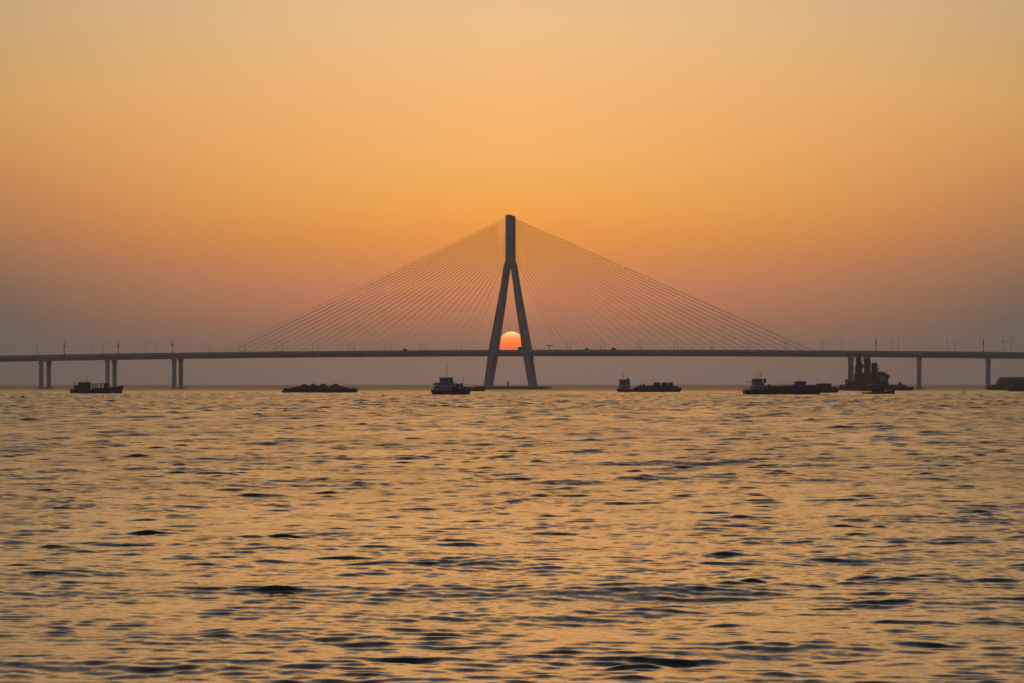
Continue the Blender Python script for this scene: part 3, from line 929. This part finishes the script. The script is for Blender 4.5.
# --- F: silo barge (floating concrete plant)
S = Ship('silo_barge', 838, 912, 390.6, 'floating concrete plant barge with four tall dark silos', 'barge', yaw=3)
S.hull(838, 912, 17, [(838, 386.8), (842, 386.2), (870, 386.4), (905, 386.6), (912, 387.0)], M['hull_black'], stem=0.85, transom=0.85, rake=1.0)
def silo(a, b_, top, bot, yc, mat=M['silo']):
    cx, r = S.x((a + b_) / 2), (S.x(b_) - S.x(a)) / 2
    z0, z1 = S.z(bot), S.z(top)
    o = MB().lathe(cx, yc, [(r * 0.35, z0), (r, z0 + r * 1.5), (r, z1 - 0.9), (r * 0.86, z1 - 0.25), (r * 0.3, z1)], 24).build('silo', mat, S.root, smooth=False)
    rb = MB()
    for k in range(4):
        zz = z0 + r * 1.5 + (z1 - z0 - r * 2.6) * (k + 0.5) / 4
        rb.lathe(cx, yc, [(r * 1.02, zz - 0.09), (r * 1.035, zz), (r * 1.02, zz + 0.09)], 24)
    rb.build('hoop', M['darkgrey'], o)
    lg = MB()
    for sx in (-1, 1):
        for sy in (-1, 1):
            lg.box(cx + sx * r * 0.75 - 0.16, cx + sx * r * 0.75 + 0.16, yc + sy * r * 0.75 - 0.16, yc + sy * r * 0.75 + 0.16, S.z(386.3), z0 + r * 1.5)
    lg.build('support_frame', M['darkgrey'], o)
    ld_ = MB()
    for k in range(int((z1 - z0) / 0.6)):
        ld_.box(cx - r * 0.2 - 0.25, cx - r * 0.2 + 0.25, yc - r - 0.16, yc - r - 0.1, z0 + 2 + k * 0.56, z0 + 2.06 + k * 0.56) if z0 + 2.06 + k * 0.56 < z1 - 1 else None
    ld_.build('ladder', M['darkgrey'], o)
    return o
silo(855.2, 860.6, 353.9, 381, -2.0)
silo(860.3, 863.0, 362.8, 382, 3.0)
silo(863.4, 870.0, 357.2, 381, -2.2)
silo(870.8, 877.1, 362.6, 381, -1.8, M['darkgrey'])
MB().box(S.x(856), S.x(869.5), -0.8, 0.8, S.z(358.6), S.z(358.1)).build('catwalk', M['darkgrey'], S.root)
S.poly('hopper_house', [(877.4, 386), (877.4, 371.4), (883.2, 372.2), (889.2, 376.0), (886.6, 380.4), (886.2, 386)], 4.2, M['silo'], bev=0.08)
S.box('mixer_house', 848.6, 887.4, 386.5, 381.4, 5.6, M['darkgrey'])
S.poly('mixer_roof', [(850, 381.3), (878, 381.3), (876, 378.9), (870, 378.0), (862, 379.6), (853, 380.3)], 4.0, M['silo'])
S.poly('elevator_housing', [(853.2, 381), (853.2, 375.2), (854.2, 373.4), (856.0, 373.0), (856.6, 381)], 1.6, M['darkgrey'], yc=-4.6, bev=0.06)
S.poly('screen_house', [(859.6, 381), (860.6, 373.4), (864.4, 371.2), (866.2, 374.0), (866.4, 381)], 1.3, M['silo'], yc=-4.8, bev=0.06)
S.box('cement_screw', 869.2, 872.6, 381, 372.8, 0.9, M['darkgrey'], yc=-4.4)
MB().tube((S.x(865.5), -5.0, S.z(377)), (S.x(878), -5.0, S.z(368.6)), 0.45, seg=8).build('screw_conveyor', M['darkgrey'], S.root)
MB().tube((S.x(857), -4.0, S.z(368.6)), (S.x(862), -4.0, S.z(360.2)), 0.3, seg=8).build('filler_pipe', M['darkgrey'], S.root)
S.box('filter_box', 859.8, 862.6, 368, 364.4, 0.9, M['darkgrey'], yc=-3.6)
S.box('control_room', 878.6, 883.4, 381, 376.0, 1.2, M['bluegrey'], yc=-5.4)
S.pole('hose_boom', 886.8, 381, 374.2, 0.2, M['darkgrey'], yc=-5.0)
S.box('stack_of_bags', 851, 858, 386.3, 382.8, 1.0, M['brown'], yc=-6.6, bev=0.2)
S.box('crusher', 880, 886, 386.4, 382.0, 1.2, M['hull_black'], yc=-6.8, bev=0.3)
S.pole('mast', 866.9, 357.2, 352.6, 0.12, M['darkgrey'])
tw = MB()
xs_ = [S.x(849.2), S.x(855.4)]
for xx in xs_:
    for y in (-3.2, -0.4):
        tw.box(xx - 0.16, xx + 0.16, y - 0.16, y + 0.16, S.z(381.2), S.z(366.6))
for k in range(5):
    z0, z1 = S.z(381 - k * 2.9), S.z(381 - (k + 1) * 2.9)
    tw.tube((xs_[0], -3.2, z0), (xs_[1], -3.2, z1), 0.12, seg=6).tube((xs_[1], -3.2, z0), (xs_[0], -3.2, z1), 0.12, seg=6)
    tw.box(xs_[0], xs_[1], -3.3, -0.3, z1 - 0.1, z1 + 0.05)
tw.build('stair_tower', M['silo'], S.root)
MB().tube((S.x(847), -1.8, S.z(383.4)), (S.x(840.5), -1.8, S.z(386)), 0.4, seg=8).build('conveyor', M['darkgrey'], S.root)
S.box('winch', 839.6, 843.6, 386.4, 384.6, 1.5, M['hull_black'], bev=0.2)
S.box('pump_house', 845.6, 848.6, 386.3, 379.4, 2.6, M['darkgrey'])
dh = S.box('deckhouse', 887.4, 905.4, 386.6, 384.5, 3.4, M['bluegrey'])
S.windows(dh, 889, 904.5, 7, 386.0, 385.1, 3.4, gap=0.5)
S.poly('crane_cabin', [(898.4, 384.5), (902.4, 384.5), (901.4, 382.6), (899.8, 381.8)], 1.4, M['darkgrey'])
S.pole('mast', 892.4, 384.5, 381.9, 0.16, M['darkgrey'])
S.box('aggregate_bin', 866, 876, 386.5, 383.6, 1.2, M['grey'], yc=-6.6)
S.rail(905.5, 911.5, 386.8, 7.2, n=6)

# --- G: small dark boat in front of the silo barge
G = Ship('work_boat', 862, 895.2, 394.1, 'small low dark boat with a pale cabin, in front of the silo barge', 'boat', yaw=-6)
G.hull(862, 895.2, 4.2, [(862, 392.4), (870, 392.2), (882, 391.6), (890, 390.6), (895.2, 389.6)], M['hull_black'], stem=0.15, transom=0.8, rake=1.6)
dh = G.box('cabin', 871.4, 884, 392.2, 388.4, 1.4, M['hull_blue'])
G.windows(dh, 872.5, 883, 4, 390.4, 389.3, 1.4, gap=0.45)
wh = G.box('wheelhouse', 872.6, 876.6, 388.4, 384.2, 1.1, M['bluegrey'])
G.windows(wh, 873, 876.4, 2, 386.6, 385.2, 1.1)
G.pole('mast', 878.2, 388.4, 382.6, 0.06, M['darkgrey'], yards=((384, 0.3),))
G.rail(863, 871, 392.3, 1.6, h=0.7, n=5)

# --- H: vessel at the right edge with a big covered mound
H = Ship('bulk_ship', 986.5, 1046, 390.0, 'dark bulk ship with high rounded cargo at the right photo edge', 'ship', yaw=3)
H.hull(986.5, 1046, 13, [(986.5, 385.9), (990, 386.4), (996, 386.6), (1046, 386.6)], M['hull_blue'], stem=0.5, transom=0.8, bow='left', rake=1.6)
xs0, xs1 = H.x(996.6), H.x(1042)
secs = []
for i in range(25):
    u = i / 24
    xx = xs0 + (xs1 - xs0) * u
    e_ = min(1.0, (u / 0.085)) if u < 0.085 else min(1.0, (1 - u) / 0.085 + 0.05)
    h = (H.z(377.1) - H.z(386.4)) * (0.42 + 0.58 * math.sin(e_ * math.pi / 2)) * (1 + 0.012 * math.sin(i * 1.7))
    secs.append([(xx, -5.4 * math.cos(a) if True else 0, H.z(387.0) + (h + H.z(386.4) - H.z(387.0)) * max(0.0, math.sin(a)) ** 0.45) for a in np.linspace(0.0, math.pi, 13)])
MB().loft(secs).build('covered_cargo', M['darkgrey'], H.root)
H.box('windlass', 991.4, 995.8, 386.6, 384.5, 1.3, M['hull_black'], bev=0.15)
H.rail(988, 996, 386.4, 3.4, n=5)
H.pole('foremast', 989.6, 386.4, 383.0, 0.1, M['darkgrey'])
J = Ship('black_barge', 1007.5, 1052, 391.4, 'black flat barge in front of the bulk ship at the right edge', 'barge', yaw=-2)
J.hull(1007.5, 1052, 9, [(1007.5, 386.6), (1016, 386.2), (1052, 386.2)], M['hull_black'], stem=0.8, transom=0.85, bow='left', rake=1.2)
J.box('deckhouse', 1013, 1024, 386.3, 382.2, 2.4, M['hull_green'])
J.box('winch', 1009.3, 1011.6, 386.6, 385.0, 1.0, M['hull_black'], bev=0.15)
J.pole('mast', 1015.5, 382.2, 376.0, 0.12, M['darkgrey'])

# --- small floats
def float_(px, py, w, h, label, name='mooring_float', mat=M['rubber']):
    Y = EYE * F / (py - HORIZON)
    r = empty(name, ((px - 512) / F * Y, Y, 0.0))
    MB().lathe(0, 0, [(w * 0.2, -0.3), (w * 0.5, -0.1), (w * 0.5, h * 0.45), (w * 0.3, h * 0.7), (w * 0.1, h)], 14).build('drum', mat, r, smooth=True)
    MB().tube((0, 0, h), (0, 0, h + 0.3), 0.04).build('eye_post', M['darkgrey'], r)
    tag(r, label, 'float')
float_(13, 397.8, 1.5, 0.4, 'low dark float at the far left, left one of two')
float_(23, 397.6, 1.2, 0.75, 'taller dark float at the far left, right one of two')
float_(747.5, 407.5, 0.35, 0.3, 'tiny dark float on open water in front of the long work ship')

w = Ship('rowing_boat', 961.5, 965.5, 392.6, 'tiny dark boat between the silo barge and the bulk ship', 'boat')
w.hull(961.5, 965.5, 1.6, [(961.5, 391.8), (963.5, 392.0), (965.5, 391.5)], M['hull_black'], stem=0.2, transom=0.8, rake=0.5, zb=-0.3)
w.box('engine', 962.2, 963.2, 392.2, 391.2, 0.25, M['darkgrey'], bev=0)
w.box('thwart', 963.8, 964.3, 392.1, 391.95, 0.55, M['brown'], bev=0)
